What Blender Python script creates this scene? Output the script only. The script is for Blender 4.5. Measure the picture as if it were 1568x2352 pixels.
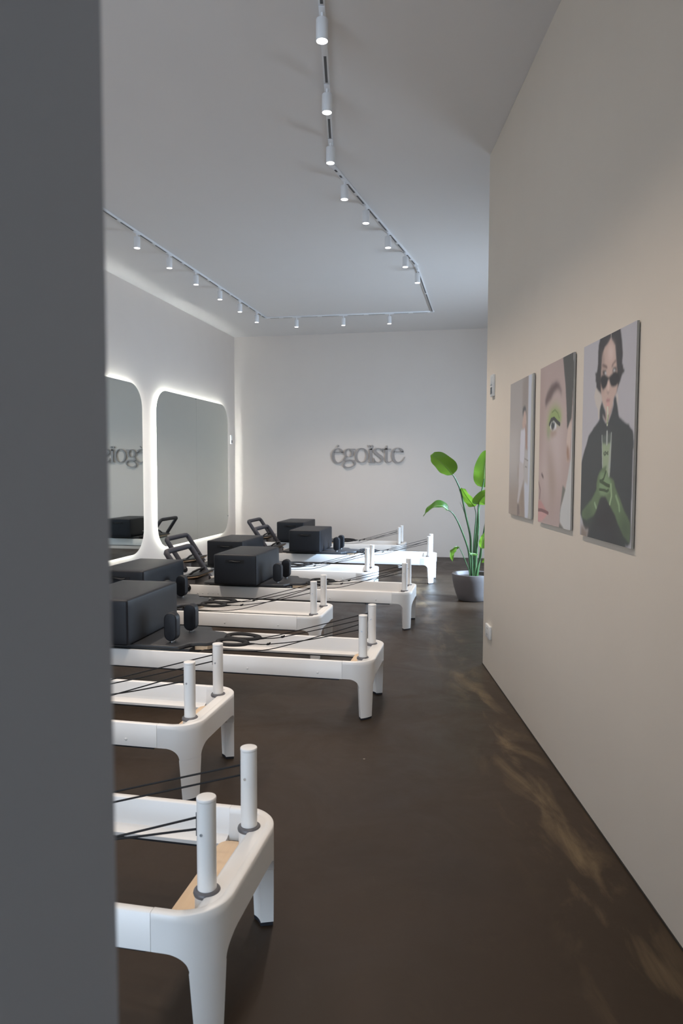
import bpy, bmesh, math, random
import numpy as np
from mathutils import Vector, Matrix
random.seed(7)
PI = math.pi
scene = bpy.context.scene
COL = scene.collection
for o in list(bpy.data.objects): bpy.data.objects.remove(o)

# ------------------------------------------------------------------ camera
F_PX = 1636.52
YAW, PITCH, ROLL = 0.200815, 0.060663, 0.002468
cd = bpy.data.cameras.new('camera'); cam = bpy.data.objects.new('camera', cd); COL.objects.link(cam)
fw = Vector((-math.sin(YAW)*math.cos(PITCH), math.cos(YAW)*math.cos(PITCH), -math.sin(PITCH)))
r0 = Vector((math.cos(YAW), math.sin(YAW), 0)); u0 = r0.cross(fw)
r1 = r0*math.cos(ROLL)+u0*math.sin(ROLL); u1 = r1.cross(fw)
cam.matrix_world = Matrix(((r1.x,u1.x,-fw.x,0),(r1.y,u1.y,-fw.y,0),(r1.z,u1.z,-fw.z,1.5),(0,0,0,1)))
cd.sensor_fit = 'HORIZONTAL'; cd.sensor_width = 36.0; cd.lens = F_PX/1568*36.0
cd.clip_start = 0.02; cd.clip_end = 200
cd.dof.use_dof = True; cd.dof.focus_distance = 3.8; cd.dof.aperture_fstop = cd.lens/4.6
scene.camera = cam

# ------------------------------------------------------------------ light and exposure
scene.view_settings.view_transform = 'Standard'; scene.view_settings.look = 'None'
scene.view_settings.gamma = 1.0; scene.view_settings.use_curve_mapping = False
scene.view_settings.exposure = -0.03
SKY_STRENGTH = 9.4   # daylight outside the windows
w = bpy.data.worlds.new('sky'); scene.world = w; w.use_nodes = True
bg = w.node_tree.nodes['Background']; bg.inputs[0].default_value = (0.64,0.80,1.0,1); bg.inputs[1].default_value = SKY_STRENGTH
SPOT_W = 48.0        # each track spotlight
LED_STRENGTH = 70.0  # LED strips behind the mirrors
SUN_STRENGTH = 20.0
sd = bpy.data.lights.new('sun','SUN'); sd.energy = SUN_STRENGTH; sd.angle = math.radians(9); sd.color = (0.52,0.73,1.0)
so = bpy.data.objects.new('sun', sd); COL.objects.link(so)
so.rotation_euler = Vector((-1.0,0.11,-0.62)).to_track_quat('-Z','Y').to_euler(); so.location = (6,9,6)
def portal(name, loc, direction, sx, sy):
    l = bpy.data.lights.new(name,'AREA'); l.shape='RECTANGLE'; l.size=sx; l.size_y=sy; l.cycles.is_portal = True
    o = bpy.data.objects.new(name,l); COL.objects.link(o); o.location = loc
    o.rotation_euler = Vector(direction).to_track_quat('-Z','Y').to_euler(); return o

# ------------------------------------------------------------------ materials
def sl(c): return tuple(((v/255)/12.92 if v/255<=0.04045 else ((v/255+0.055)/1.055)**2.4) for v in c[:3])+(1,)
MATS = {}
def mat(name, color, rough=0.5, metal=0.0, emit=None, estr=0, noise=None, bump=0, nscale=40, spec=None, coat=0, trans=0):
    m = bpy.data.materials.new(name); m.use_nodes = True; nt = m.node_tree; b = nt.nodes['Principled BSDF']
    b.inputs['Base Color'].default_value = color; b.inputs['Roughness'].default_value = rough; b.inputs['Metallic'].default_value = metal
    if spec is not None: b.inputs['Specular IOR Level'].default_value = spec
    if coat: b.inputs['Coat Weight'].default_value = coat
    if trans: b.inputs['Transmission Weight'].default_value = trans
    if emit: b.inputs['Emission Color'].default_value = emit; b.inputs['Emission Strength'].default_value = estr
    tc = nt.nodes.new('ShaderNodeTexCoord')
    nz = nt.nodes.new('ShaderNodeTexNoise'); nz.inputs['Scale'].default_value = nscale; nz.inputs['Detail'].default_value = 5
    nt.links.new(tc.outputs['Object'], nz.inputs['Vector'])
    if noise:
        mx = nt.nodes.new('ShaderNodeMix'); mx.data_type='RGBA'
        mx.inputs['A'].default_value = color; mx.inputs['B'].default_value = noise
        nt.links.new(nz.outputs['Fac'], mx.inputs['Factor']); nt.links.new(mx.outputs['Result'], b.inputs['Base Color'])
    if bump:
        bp = nt.nodes.new('ShaderNodeBump'); bp.inputs['Strength'].default_value = bump; bp.inputs['Distance'].default_value = 0.002
        nt.links.new(nz.outputs['Fac'], bp.inputs['Height']); nt.links.new(bp.outputs['Normal'], b.inputs['Normal'])
    MATS[name] = m; return m
WALL   = mat('wall_paint', (0.73,0.66,0.60,1), 0.85, noise=(0.70,0.63,0.57,1), bump=0.15, nscale=3)
WALLR  = mat('warm_wall_paint', (0.80,0.72,0.62,1), 0.85, noise=(0.77,0.69,0.59,1), bump=0.15, nscale=3)
CEIL   = mat('ceiling_paint', (0.82,0.785,0.755,1), 0.9, noise=(0.80,0.765,0.735,1), nscale=2)
COLUMN = mat('grey_paint', (0.255,0.26,0.285,1), 0.85, noise=(0.24,0.245,0.27,1), bump=0.1, nscale=3)
WHITE  = mat('white_powder_coat', (0.86,0.84,0.81,1), 0.38, noise=(0.84,0.82,0.79,1), bump=0.02, nscale=300)
VINYL  = mat('black_vinyl', (0.008,0.009,0.012,1), 0.47, noise=(0.014,0.015,0.019,1), bump=0.08, nscale=400, spec=0.34)
PADV   = mat('carriage_vinyl', (0.030,0.031,0.034,1), 0.45, noise=(0.036,0.037,0.040,1), bump=0.12, nscale=400)
NAVY   = mat('dark_padded_sleeve', (0.030,0.028,0.036,1), 0.55, noise=(0.040,0.038,0.046,1), bump=0.5, nscale=60)
ROPE   = mat('black_rope', (0.006,0.006,0.007,1), 0.8, bump=0.4, nscale=900)
BLACKP = mat('black_plastic', (0.010,0.010,0.012,1), 0.4)
RING   = mat('grey_plastic', (0.13,0.125,0.13,1), 0.35)
RUBBER = mat('black_rubber', (0.012,0.014,0.02,1), 0.7)
STEEL  = mat('steel', (0.6,0.6,0.6,1), 0.25, metal=1.0)
SIGNM  = mat('brushed_grey_metal', (0.30,0.275,0.26,1), 0.5, metal=0.2, noise=(0.34,0.31,0.295,1), nscale=60)
LAMPM  = mat('white_lamp_enamel', (0.86,0.86,0.87,1), 0.4)
SLOT   = mat('track_slot_grey', (0.10,0.10,0.10,1), 0.5)
LENS   = mat('lamp_lens', (1,1,1,1), 0.3, emit=(1.0,0.93,0.88,1), estr=14)
LED    = mat('led_strip_light', (1,1,1,1), 0.5, emit=(0.93,1.0,0.97,1), estr=LED_STRENGTH)
MIRROR = mat('mirror_glass', (0.72,0.77,0.75,1), 0.02, metal=1.0)
PLAST  = mat('white_plastic', (0.72,0.72,0.70,1), 0.35)
SCREEN = mat('display_grey', (0.10,0.11,0.12,1), 0.2)
POT    = mat('taupe_pot_glaze', (0.115,0.098,0.092,1), 0.6, noise=(0.13,0.11,0.103,1), nscale=30, bump=0.1)
SOIL   = mat('soil', (0.02,0.014,0.01,1), 0.95, noise=(0.05,0.035,0.025,1), nscale=80, bump=0.8)
STEM   = mat('green_stem', (0.020,0.065,0.018,1), 0.4, noise=(0.05,0.11,0.03,1), nscale=12)
MIDRIB = mat('pale_green_midrib', (0.16,0.24,0.06,1), 0.45)
BOARD  = mat('board_edge', (0.36,0.36,0.34,1), 0.5)
FRAMEM = mat('window_frame_paint', (0.5,0.5,0.5,1), 0.5)

def wood_mat():
    m = mat('pale_plywood', (0.66,0.46,0.27,1), 0.45); nt = m.node_tree; b = nt.nodes['Principled BSDF']
    tc = nt.nodes.new('ShaderNodeTexCoord'); mp = nt.nodes.new('ShaderNodeMapping'); mp.inputs['Scale'].default_value = (60,3,60)
    wz = nt.nodes.new('ShaderNodeTexNoise'); wz.inputs['Scale'].default_value = 1.5; wz.inputs['Detail'].default_value = 6
    cr = nt.nodes.new('ShaderNodeValToRGB'); cr.color_ramp.elements[0].color = (0.66,0.46,0.28,1); cr.color_ramp.elements[1].color = (0.80,0.61,0.41,1)
    nt.links.new(tc.outputs['Object'], mp.inputs['Vector']); nt.links.new(mp.outputs['Vector'], wz.inputs['Vector'])
    nt.links.new(wz.outputs['Fac'], cr.inputs['Fac']); nt.links.new(cr.outputs['Color'], b.inputs['Base Color']); return m
WOOD = wood_mat()

def leaf_mat():
    m = bpy.data.materials.new('strelitzia_leaf'); m.use_nodes = True; nt = m.node_tree; b = nt.nodes['Principled BSDF']; out = nt.nodes['Material Output']
    tc = nt.nodes.new('ShaderNodeTexCoord'); sx = nt.nodes.new('ShaderNodeSeparateXYZ'); nt.links.new(tc.outputs['UV'], sx.inputs[0])
    wv = nt.nodes.new('ShaderNodeTexWave'); wv.inputs['Scale'].default_value = 9; wv.inputs['Distortion'].default_value = 0.6
    mp = nt.nodes.new('ShaderNodeMapping'); mp.inputs['Rotation'].default_value = (0,0,PI/2); nt.links.new(tc.outputs['UV'], mp.inputs['Vector']); nt.links.new(mp.outputs['Vector'], wv.inputs['Vector'])
    cr = nt.nodes.new('ShaderNodeValToRGB'); cr.color_ramp.elements[0].color = (0.030,0.085,0.012,1); cr.color_ramp.elements[1].color = (0.060,0.145,0.022,1)
    nt.links.new(wv.outputs['Fac'], cr.inputs['Fac']); nt.links.new(cr.outputs['Color'], b.inputs['Base Color'])
    b.inputs['Roughness'].default_value = 0.3
    bp = nt.nodes.new('ShaderNodeBump'); bp.inputs['Strength'].default_value = 0.25; bp.inputs['Distance'].default_value = 0.004
    nt.links.new(wv.outputs['Fac'], bp.inputs['Height']); nt.links.new(bp.outputs['Normal'], b.inputs['Normal'])
    tl = nt.nodes.new('ShaderNodeBsdfTranslucent'); tl.inputs['Color'].default_value = (0.16,0.29,0.025,1)
    ms = nt.nodes.new('ShaderNodeMixShader'); ms.inputs['Fac'].default_value = 0.45
    nt.links.new(b.outputs[0], ms.inputs[1]); nt.links.new(tl.outputs[0], ms.inputs[2]); nt.links.new(ms.outputs[0], out.inputs['Surface']); return m
LEAF = leaf_mat()

# right wall line: from its free end (RX,RY) towards the camera
RX, RY = -0.0121, 5.5358
RD = Vector((0.192957,-0.981207,0)); RN = Vector((-0.981207,-0.192957,0))   # RN points into the room

def floor_mat():
    m = bpy.data.materials.new('dark_brown_screed'); m.use_nodes = True; nt = m.node_tree; N = nt.nodes; L = nt.links; b = N['Principled BSDF']
    tc = N.new('ShaderNodeTexCoord')
    def noise(scale, detail=6, rough=0.55, dist=0.0, vec=None):
        n = N.new('ShaderNodeTexNoise'); n.inputs['Scale'].default_value = scale; n.inputs['Detail'].default_value = detail
        n.inputs['Roughness'].default_value = rough; n.inputs['Distortion'].default_value = dist
        L.new(vec if vec else tc.outputs['Object'], n.inputs['Vector']); return n.outputs['Fac']
    def ramp(fac, a, c0, b_, c1):
        r = N.new('ShaderNodeValToRGB'); e = r.color_ramp.elements; e[0].position = a; e[0].color = c0; e[1].position = b_; e[1].color = c1; L.new(fac, r.inputs['Fac']); return r.outputs['Color']
    def math_(op, a, b2=None, clamp=False):
        n = N.new('ShaderNodeMath'); n.operation = op; n.use_clamp = clamp
        for i, v in enumerate((a, b2)):
            if v is None: continue
            if isinstance(v, (int,float)): n.inputs[i].default_value = v
            else: L.new(v, n.inputs[i])
        return n.outputs[0]
    def mixc(f, a, b2):
        n = N.new('ShaderNodeMix'); n.data_type='RGBA'; L.new(f, n.inputs['Factor'])
        for s, v in (('A',a),('B',b2)):
            if isinstance(v, tuple): n.inputs[s].default_value = v
            else: L.new(v, n.inputs[s])
        return n.outputs['Result']
    base = ramp(noise(0.9,8,0.6,0.4), 0.3, (0.030,0.0195,0.0115,1), 0.75, (0.047,0.031,0.020,1))
    fine = ramp(noise(7,8,0.7,1.2), 0.55, (0,0,0,1), 0.85, (1,1,1,1))
    base = mixc(math_('MULTIPLY', fine, 0.25), base, (0.075,0.054,0.036,1))
    # distance from the right wall: dusty smears run along it
    dt = N.new('ShaderNodeVectorMath'); dt.operation='DOT_PRODUCT'; L.new(tc.outputs['Object'], dt.inputs[0]); dt.inputs[1].default_value = (RN.x,RN.y,0)
    dist = math_('SUBTRACT', dt.outputs['Value'], RN.x*RX+RN.y*RY)
    al = N.new('ShaderNodeVectorMath'); al.operation='DOT_PRODUCT'; L.new(tc.outputs['Object'], al.inputs[0]); al.inputs[1].default_value = (RD.x,RD.y,0)
    cmb = N.new('ShaderNodeCombineXYZ'); L.new(math_('MULTIPLY',dist,3.4), cmb.inputs[0]); L.new(al.outputs['Value'], cmb.inputs[1])
    band = math_('MULTIPLY', math_('SUBTRACT', 1.0, math_('DIVIDE', math_('ABSOLUTE', math_('SUBTRACT', dist, 0.17)), 0.24), True), 1.0)
    sm = ramp(noise(1.55,9,0.62,0.9,cmb.outputs[0]), 0.49, (0,0,0,1), 0.70, (1,1,1,1))
    smear = math_('MULTIPLY', math_('MULTIPLY', sm, band), 0.62)
    base = mixc(smear, base, (0.23,0.165,0.09,1))
    # small pale specks
    vo = N.new('ShaderNodeTexVoronoi'); vo.inputs['Scale'].default_value = 2.6; L.new(tc.outputs['Object'], vo.inputs['Vector'])
    sp = math_('LESS_THAN', vo.outputs['Distance'], 0.016)
    base = mixc(sp, base, (0.30,0.26,0.21,1))
    L.new(base, b.inputs['Base Color'])
    rg = N.new('ShaderNodeMapRange'); L.new(noise(2.2,7,0.65,0.8), rg.inputs['Value']); rg.inputs['From Min'].default_value=0.3; rg.inputs['From Max'].default_value=0.75; rg.inputs['To Min'].default_value = 0.34; rg.inputs['To Max'].default_value = 0.56
    L.new(rg.outputs[0], b.inputs['Roughness']); b.inputs['Specular IOR Level'].default_value = 0.25
    bp = N.new('ShaderNodeBump'); bp.inputs['Strength'].default_value = 0.12; bp.inputs['Distance'].default_value = 0.004
    L.new(noise(9,8,0.6,0.5), bp.inputs['Height']); L.new(bp.outputs['Normal'], b.inputs['Normal'])
    return m
FLOOR = floor_mat()

# ------------------------------------------------------------------ mesh helpers
class MB:
    def __init__(s): s.v=[]; s.f=[]; s.m=[]; s.sm=[]
    def add(s, vs, fs, mi=0, smooth=True):
        k=len(s.v); s.v += [tuple(v) for v in vs]; s.f += [tuple(i+k for i in f) for f in fs]; s.m += [mi]*len(fs); s.sm += [smooth]*len(fs); return s
    def box(s, x0,x1,y0,y1,z0,z1, mi=0):
        vs=[(x,y,z) for z in (z0,z1) for y in (y0,y1) for x in (x0,x1)]
        return s.add(vs,[(0,2,3,1),(4,5,7,6),(0,1,5,4),(2,6,7,3),(0,4,6,2),(1,3,7,5)],mi,False)
    def prism(s, poly, z0, z1, mi=0, axis='z', smooth=False):
        # poly in two coordinates, extruded along axis
        n=len(poly)
        def P(a,b,c): return (a,b,c) if axis=='z' else ((a,c,b) if axis=='y' else (c,a,b))
        vs=[P(a,b,z0) for a,b in poly]+[P(a,b,z1) for a,b in poly]
        k=len(s.v); s.add(vs,[tuple(range(n))[::-1],tuple(range(n,2*n))],mi,False)
        s.f += [(k+i,k+(i+1)%n,k+n+(i+1)%n,k+n+i) for i in range(n)]; s.m += [mi]*n; s.sm += [smooth]*n
        return s
    def tube(s, pts, r, n=10, mi=0, caps=True, flat=1.0):
        pts=[Vector(p) for p in pts]; N=len(pts); rs=r if isinstance(r,(list,tuple)) else [r]*N
        up=Vector((0,0,1)); vs=[]; prev=None
        for i,p in enumerate(pts):
            t=(pts[min(i+1,N-1)]-pts[max(i-1,0)]).normalized()
            if prev is None:
                a=up if abs(t.dot(up))<0.95 else Vector((1,0,0)); x=t.cross(a).normalized()
            else: x=(prev-t*prev.dot(t)).normalized()
            prev=x; y=t.cross(x)
            for k in range(n):
                a=2*PI*k/n; vs.append(p+x*math.cos(a)*rs[i]+y*math.sin(a)*rs[i]*flat)
        fs=[(i*n+k,i*n+(k+1)%n,(i+1)*n+(k+1)%n,(i+1)*n+k) for i in range(N-1) for k in range(n)]
        s.add(vs,fs,mi,True)
        if caps:
            k=len(s.v)-len(vs); s.f += [tuple(k+j for j in range(n))[::-1], tuple(k+(N-1)*n+j for j in range(n))]; s.m += [mi]*2; s.sm += [False]*2
        return s
    def lathe(s, prof, c=(0,0,0), n=24, mi=0, smooth=True):
        vs=[(c[0]+r*math.cos(2*PI*k/n),c[1]+r*math.sin(2*PI*k/n),c[2]+z) for r,z in prof for k in range(n)]
        fs=[(i*n+k,i*n+(k+1)%n,(i+1)*n+(k+1)%n,(i+1)*n+k) for i in range(len(prof)-1) for k in range(n)]
        return s.add(vs,fs,mi,smooth)
    def cyl(s, c, r, z0, z1, n=20, mi=0, bev=0.0):
        if bev: prof=[(0.0001,z0),(r,z0),(r,z1-bev),(r-bev*0.3,z1-bev*0.3),(r-bev,z1),(0.0001,z1)]
        else: prof=[(0.0001,z0),(r,z0),(r,z1),(0.0001,z1)]
        return s.lathe(prof,(c[0],c[1],0),n,mi)
    def build(s, name, mats, parent=None, bevel=0, segs=2, fix=True, angle=35):
        me=bpy.data.meshes.new(name); me.from_pydata(s.v,[],s.f)
        for m in (mats if isinstance(mats,(list,tuple)) else [mats]): me.materials.append(m)
        me.polygons.foreach_set('material_index', s.m); me.polygons.foreach_set('use_smooth', s.sm)
        if fix or bevel:
            bm=bmesh.new(); bm.from_mesh(me)
            if bevel:
                bmesh.ops.remove_doubles(bm, verts=bm.verts, dist=1e-5)
                bmesh.ops.recalc_face_normals(bm, faces=bm.faces)
                es=[e for e in bm.edges if len(e.link_faces)==2 and e.calc_face_angle(0)>math.radians(angle)]
                bmesh.ops.bevel(bm, geom=es, offset=bevel, segments=segs, profile=0.5, affect='EDGES', clamp_overlap=True)
                for f in bm.faces: f.smooth=True
            bmesh.ops.recalc_face_normals(bm, faces=bm.faces); bm.to_mesh(me); bm.free()
        me.set_sharp_from_angle(angle=math.radians(50))
        o=bpy.data.objects.new(name,me); COL.objects.link(o)
        if parent: o.parent=parent
        return o
def tag(o, label=None, cat=None, group=None, kind=None):
    if label: o['label']=label
    if cat: o['category']=cat
    if group: o['group']=group
    if kind: o['kind']=kind
    return o
def empty(name, loc=(0,0,0), rz=0):
    o=bpy.data.objects.new(name,None); COL.objects.link(o); o.location=loc; o.rotation_euler=(0,0,rz); o.empty_display_size=0.1; return o
def copy_tree(o, parent=None):
    c=o.copy(); COL.objects.link(c); c.parent=parent
    for ch in [x for x in bpy.data.objects if x.parent==o]: copy_tree(ch,c)
    return c
def catmull(P, n=6):
    P=[np.array(p,float) for p in P]; Q=[2*P[0]-P[1]]+P+[2*P[-1]-P[-2]]; out=[]
    for i in range(1,len(Q)-2):
        a,b,c,d=Q[i-1:i+3]
        for k in range(n):
            t=k/n; out.append(0.5*((2*b)+(-a+c)*t+(2*a-5*b+4*c-d)*t*t+(-a+3*b-3*c+d)*t**3))
    out.append(P[-1]); return out

# ------------------------------------------------------------------ structure
HC=3.823; XL=-4.430; YB=12.182; XW=1.35; SY=-3.2
def struct(name, mb, m, parent=None, **k):
    o=mb.build(name,m,parent,**k)
    if not parent: o['kind']='structure'
    return o
struct('floor', MB().box(XL-0.2,3.0,SY-0.2,YB+0.2,-0.1,0.0), FLOOR)
struct('ceiling', MB().prism([(XL-0.2,SY-0.2),(2.6,SY-0.2),(2.6,5.2),(XW+0.2,5.2),(XW+0.2,YB+0.2),(XL-0.2,YB+0.2)],HC,HC+0.1), CEIL)
struct('wall_left', MB().box(XL-0.2,XL,SY,YB+0.2,0,HC), WALL)
struct('wall_back', MB().box(XL,XW+0.2,YB,YB+0.2,0,HC), WALL)
# right wall: long slab that ends freely at (RX,RY)
tl=(RY-SY)/0.981207; A=Vector((RX,RY,0)); B=A+RD*tl; T=-RN*0.22
struct('wall_right', MB().prism([(A.x,A.y),(B.x,B.y),(B.x+T.x,B.y+T.y),(A.x+T.x,A.y+T.y)],0,HC), WALLR, bevel=0.006)
# end wall and glazed side wall of the recess behind the right wall
struct('wall_recess', MB().box(0.30,XW+0.2,5.0,5.2,0,HC), WALL)
W1=(7.46,9.95,0.08,2.70)
sw=MB(); sw.box(XW,XW+0.2,5.2,W1[0],0,HC); sw.box(XW,XW+0.2,W1[1],YB,0,HC); sw.box(XW,XW+0.2,W1[0],W1[1],0,W1[2]); sw.box(XW,XW+0.2,W1[0],W1[1],W1[3],HC)
struct('wall_side', sw, WALL)
def window(name, axis, pos, a0,a1,z0,z1,n):
    r=empty(name); r['kind']='structure'
    def bx(mb,u0,u1,v0,v1,d):
        if axis=='x': mb.box(pos-d,pos+d,u0,u1,v0,v1)
        else: mb.box(u0,u1,pos-d,pos+d,v0,v1)
    f=MB()
    for u in (a0,a1-0.05): bx(f,u,u+0.05,z0,z1,0.035)
    for v in (z0,z1-0.05): bx(f,a0+0.05,a1-0.05,v,v+0.05,0.035)
    f.build('window_frame',FRAMEM,r)
    st=(a1-a0-0.1)/n
    for i in range(1,n):
        m_=MB(); u=a0+0.05+st*i; bx(m_,u-0.02,u+0.02,z0+0.05,z1-0.05,0.03); m_.build('mullion',FRAMEM,r)
    return r
window('window_1','x',XW+0.1,W1[0],W1[1],W1[2],W1[3],1)
portal('window_portal',(XW+0.16,(W1[0]+W1[1])/2,(W1[2]+W1[3])/2),(-1,0,0),W1[3]-W1[2],W1[1]-W1[0])
# wall end beside the camera and the lobby behind it
struct('wall_front', MB().box(-0.90,-0.2364,0.10,0.42,0,HC), COLUMN, bevel=0.004)
W2=(-4.1,-1.0,0.10,2.65)
rw=MB(); rw.box(XL,W2[0],SY-0.2,SY,0,HC); rw.box(W2[1],2.2,SY-0.2,SY,0,HC); rw.box(W2[0],W2[1],SY-0.2,SY,0,W2[2]); rw.box(W2[0],W2[1],SY-0.2,SY,W2[3],HC)
struct('wall_rear', rw, WALL)
window('window_2','y',SY-0.1,W2[0],W2[1],W2[2],W2[3],3)
portal('shopfront_portal',((W2[0]+W2[1])/2,SY-0.16,(W2[2]+W2[3])/2),(0,1,0),W2[1]-W2[0],W2[3]-W2[2])
struct('baseboard_right', MB().prism([(A.x+RN.x*0.004,A.y+RN.y*0.004),(B.x+RN.x*0.004,B.y+RN.y*0.004),(B.x,B.y),(A.x,A.y)],0.0,0.006), mat('dark_joint',(0.02,0.017,0.014,1),0.8))

ART_P1=[
 ('r',(140,134,130),0.0,[]),
 ('g',(134,120,108),0.1,[(-0.022,0.209),(0.674,0.223),(0.726,-0.004),(0.006,-0.004)]),
 ('g',(152,146,142),0.1,[(-0.027,0.648),(0.448,0.63),(0.419,0.32),(-0.019,0.318)]),
 ('p',(128,118,112),0.03,[(0.566,0.995),(0.805,0.999),(0.829,0.419),(0.714,0.721),(0.557,0.781)]),
 ('p',(158,162,172),0.008,[(0.805,1.002),(0.96,1.002),(0.941,0.418),(0.882,0.004),(0.74,0.001),(0.689,0.223),(0.815,0.419)]),
 ('p',(140,140,132),0.008,[(0.933,1.002),(1.002,1.001),(1.004,0.001),(0.882,0.004),(0.922,0.323)]),
 ('p',(70,72,72),0.012,[(0.574,0.759),(0.587,0.785),(0.646,0.8),(0.707,0.788),(0.735,0.75),(0.717,0.691),(0.666,0.754),(0.594,0.717)]),
 ('p',(160,136,124),0.01,[(0.627,0.756),(0.704,0.757),(0.738,0.72),(0.742,0.669),(0.692,0.641),(0.588,0.633),(0.573,0.682),(0.609,0.716)]),
 ('p',(142,110,98),0.008,[(0.689,0.672),(0.751,0.644),(0.781,0.568),(0.801,0.479),(0.737,0.48),(0.714,0.595)]),
 ('p',(168,166,174),0.01,[(0.517,0.628),(0.687,0.634),(0.702,0.595),(0.693,0.48),(0.684,0.421),(0.645,0.371),(0.488,0.402),(0.493,0.499),(0.501,0.576)]),
 ('p',(158,152,152),0.012,[(0.473,0.402),(0.658,0.381),(0.682,0.292),(0.642,0.252),(0.544,0.17),(0.46,0.092),(0.396,0.1),(0.462,0.219),(0.45,0.32)]),
 ('g',(136,122,112),0.02,[(0.398,0.361),(0.45,0.382),(0.44,0.269),(0.399,0.269)]),
 ('p',(150,146,144),0.008,[(0.722,0.485),(0.801,0.474),(0.796,0.415),(0.845,0.405),(0.846,0.235),(0.676,0.262),(0.689,0.371)]),
 ('s',(120,114,110),0.006,[(0.699,0.421),(0.836,0.405)]),
 ('s',(110,104,100),0.006,[(0.734,0.363),(0.792,0.36)]),
 ('p',(104,90,84),0.015,[(0.407,0.085),(0.492,0.086),(0.532,0.006),(0.407,0.002)]),
 ('p',(126,110,96),0.03,[(0.544,0.17),(0.678,0.247),(0.732,0.001),(0.532,0.001)]),
]
ART_P2=[
 ('r',(150,130,124),0.0,[]),
 ('g',(162,146,142),0.12,[(0.425,0.77),(0.708,0.752),(0.777,0.449),(0.552,0.148),(0.286,0.138),(0.095,0.348)]),
 ('g',(146,124,116),0.06,[(0.006,0.967),(0.156,0.965),(0.104,0.568),(0.006,0.348)]),
 ('g',(140,120,108),0.08,[(0.251,0.536),(0.423,0.454),(0.595,0.249),(0.456,0.042),(0.332,0.244)]),
 ('p',(70,69,66),0.012,[(0.704,1.001),(0.991,1.0),(1.009,0.869),(0.973,0.639),(0.908,0.588),(0.858,0.58),(0.832,0.695),(0.787,0.837),(0.746,0.912)]),
 ('p',(162,160,158),0.006,[(0.991,1.0),(1.042,0.997),(1.021,-0.015),(0.956,-0.02),(0.967,0.352),(0.987,0.59),(1.01,0.854)]),
 ('p',(170,150,138),0.008,[(0.951,0.623),(0.907,0.603),(0.881,0.574),(0.848,0.507),(0.871,0.448),(0.863,0.39),(0.92,0.385),(0.959,0.495),(0.976,0.59)]),
 ('p',(132,96,74),0.015,[(0.864,0.487),(0.915,0.467),(0.931,0.399),(0.886,0.387),(0.86,0.434)]),
 ('p',(160,160,158),0.008,[(0.964,0.399),(0.902,0.303),(0.838,0.225),(0.772,0.156),(0.704,0.099),(0.697,0.036),(0.806,0.001),(0.988,-0.004),(0.998,0.399)]),
 ('p',(96,96,88),0.012,[(0.766,0.253),(0.85,0.231),(0.783,0.171),(0.727,0.125),(0.697,0.026),(0.818,0.002),(0.687,-0.001),(0.714,0.129),(0.746,0.194)]),
 ('p',(92,74,72),0.02,[(0.191,0.74),(0.172,0.785),(0.254,0.835),(0.376,0.869),(0.522,0.877),(0.614,0.856),(0.679,0.815),(0.694,0.778),(0.616,0.817),(0.552,0.827),(0.448,0.811),(0.37,0.778),(0.26,0.758)]),
 ('p',(130,136,84),0.05,[(0.268,0.671),(0.333,0.722),(0.493,0.742),(0.636,0.715),(0.714,0.666),(0.68,0.622),(0.567,0.626),(0.306,0.551),(0.248,0.574)]),
 ('p',(120,140,70),0.025,[(0.311,0.658),(0.39,0.702),(0.521,0.714),(0.651,0.684),(0.69,0.651),(0.631,0.613),(0.513,0.649),(0.408,0.643),(0.342,0.622)]),
 ('s',(98,116,58),0.006,[(0.404,0.696),(0.496,0.707),(0.588,0.682),(0.628,0.652)]),
 ('g',(118,128,92),0.03,[(0.259,0.606),(0.317,0.583),(0.348,0.545),(0.279,0.546)]),
 ('p',(178,178,180),0.006,[(0.343,0.609),(0.382,0.634),(0.475,0.643),(0.555,0.614),(0.544,0.591),(0.453,0.579),(0.385,0.591)]),
 ('p',(56,60,62),0.004,[(0.377,0.618),(0.408,0.641),(0.467,0.641),(0.502,0.624),(0.486,0.598),(0.439,0.583),(0.401,0.591)]),
 ('s',(58,58,56),0.014,[(0.333,0.625),(0.386,0.652),(0.474,0.655),(0.566,0.631),(0.644,0.614)]),
 ('p',(190,192,196),0.003,[(0.448,0.639),(0.467,0.638),(0.468,0.628),(0.452,0.628)]),
 ('g',(140,112,98),0.02,[(0.331,0.582),(0.544,0.581),(0.571,0.564),(0.416,0.543)]),
 ('p',(84,64,60),0.01,[(0.084,0.313),(0.112,0.324),(0.158,0.305),(0.183,0.284),(0.13,0.291)]),
 ('s',(120,96,92),0.012,[(-0.001,0.265),(0.064,0.211),(0.048,0.156)]),
 ('p',(158,112,108),0.012,[(0.002,0.139),(0.1,0.142),(0.205,0.108),(0.347,0.07),(0.121,0.078),(0.003,0.068)]),
 ('p',(170,124,120),0.012,[(0.003,0.068),(0.121,0.078),(0.347,0.07),(0.267,0.043),(0.127,0.009),(-0.002,0.002)]),
 ('s',(112,76,76),0.012,[(0.002,0.078),(0.121,0.081),(0.25,0.076),(0.342,0.07)]),
]
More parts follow.
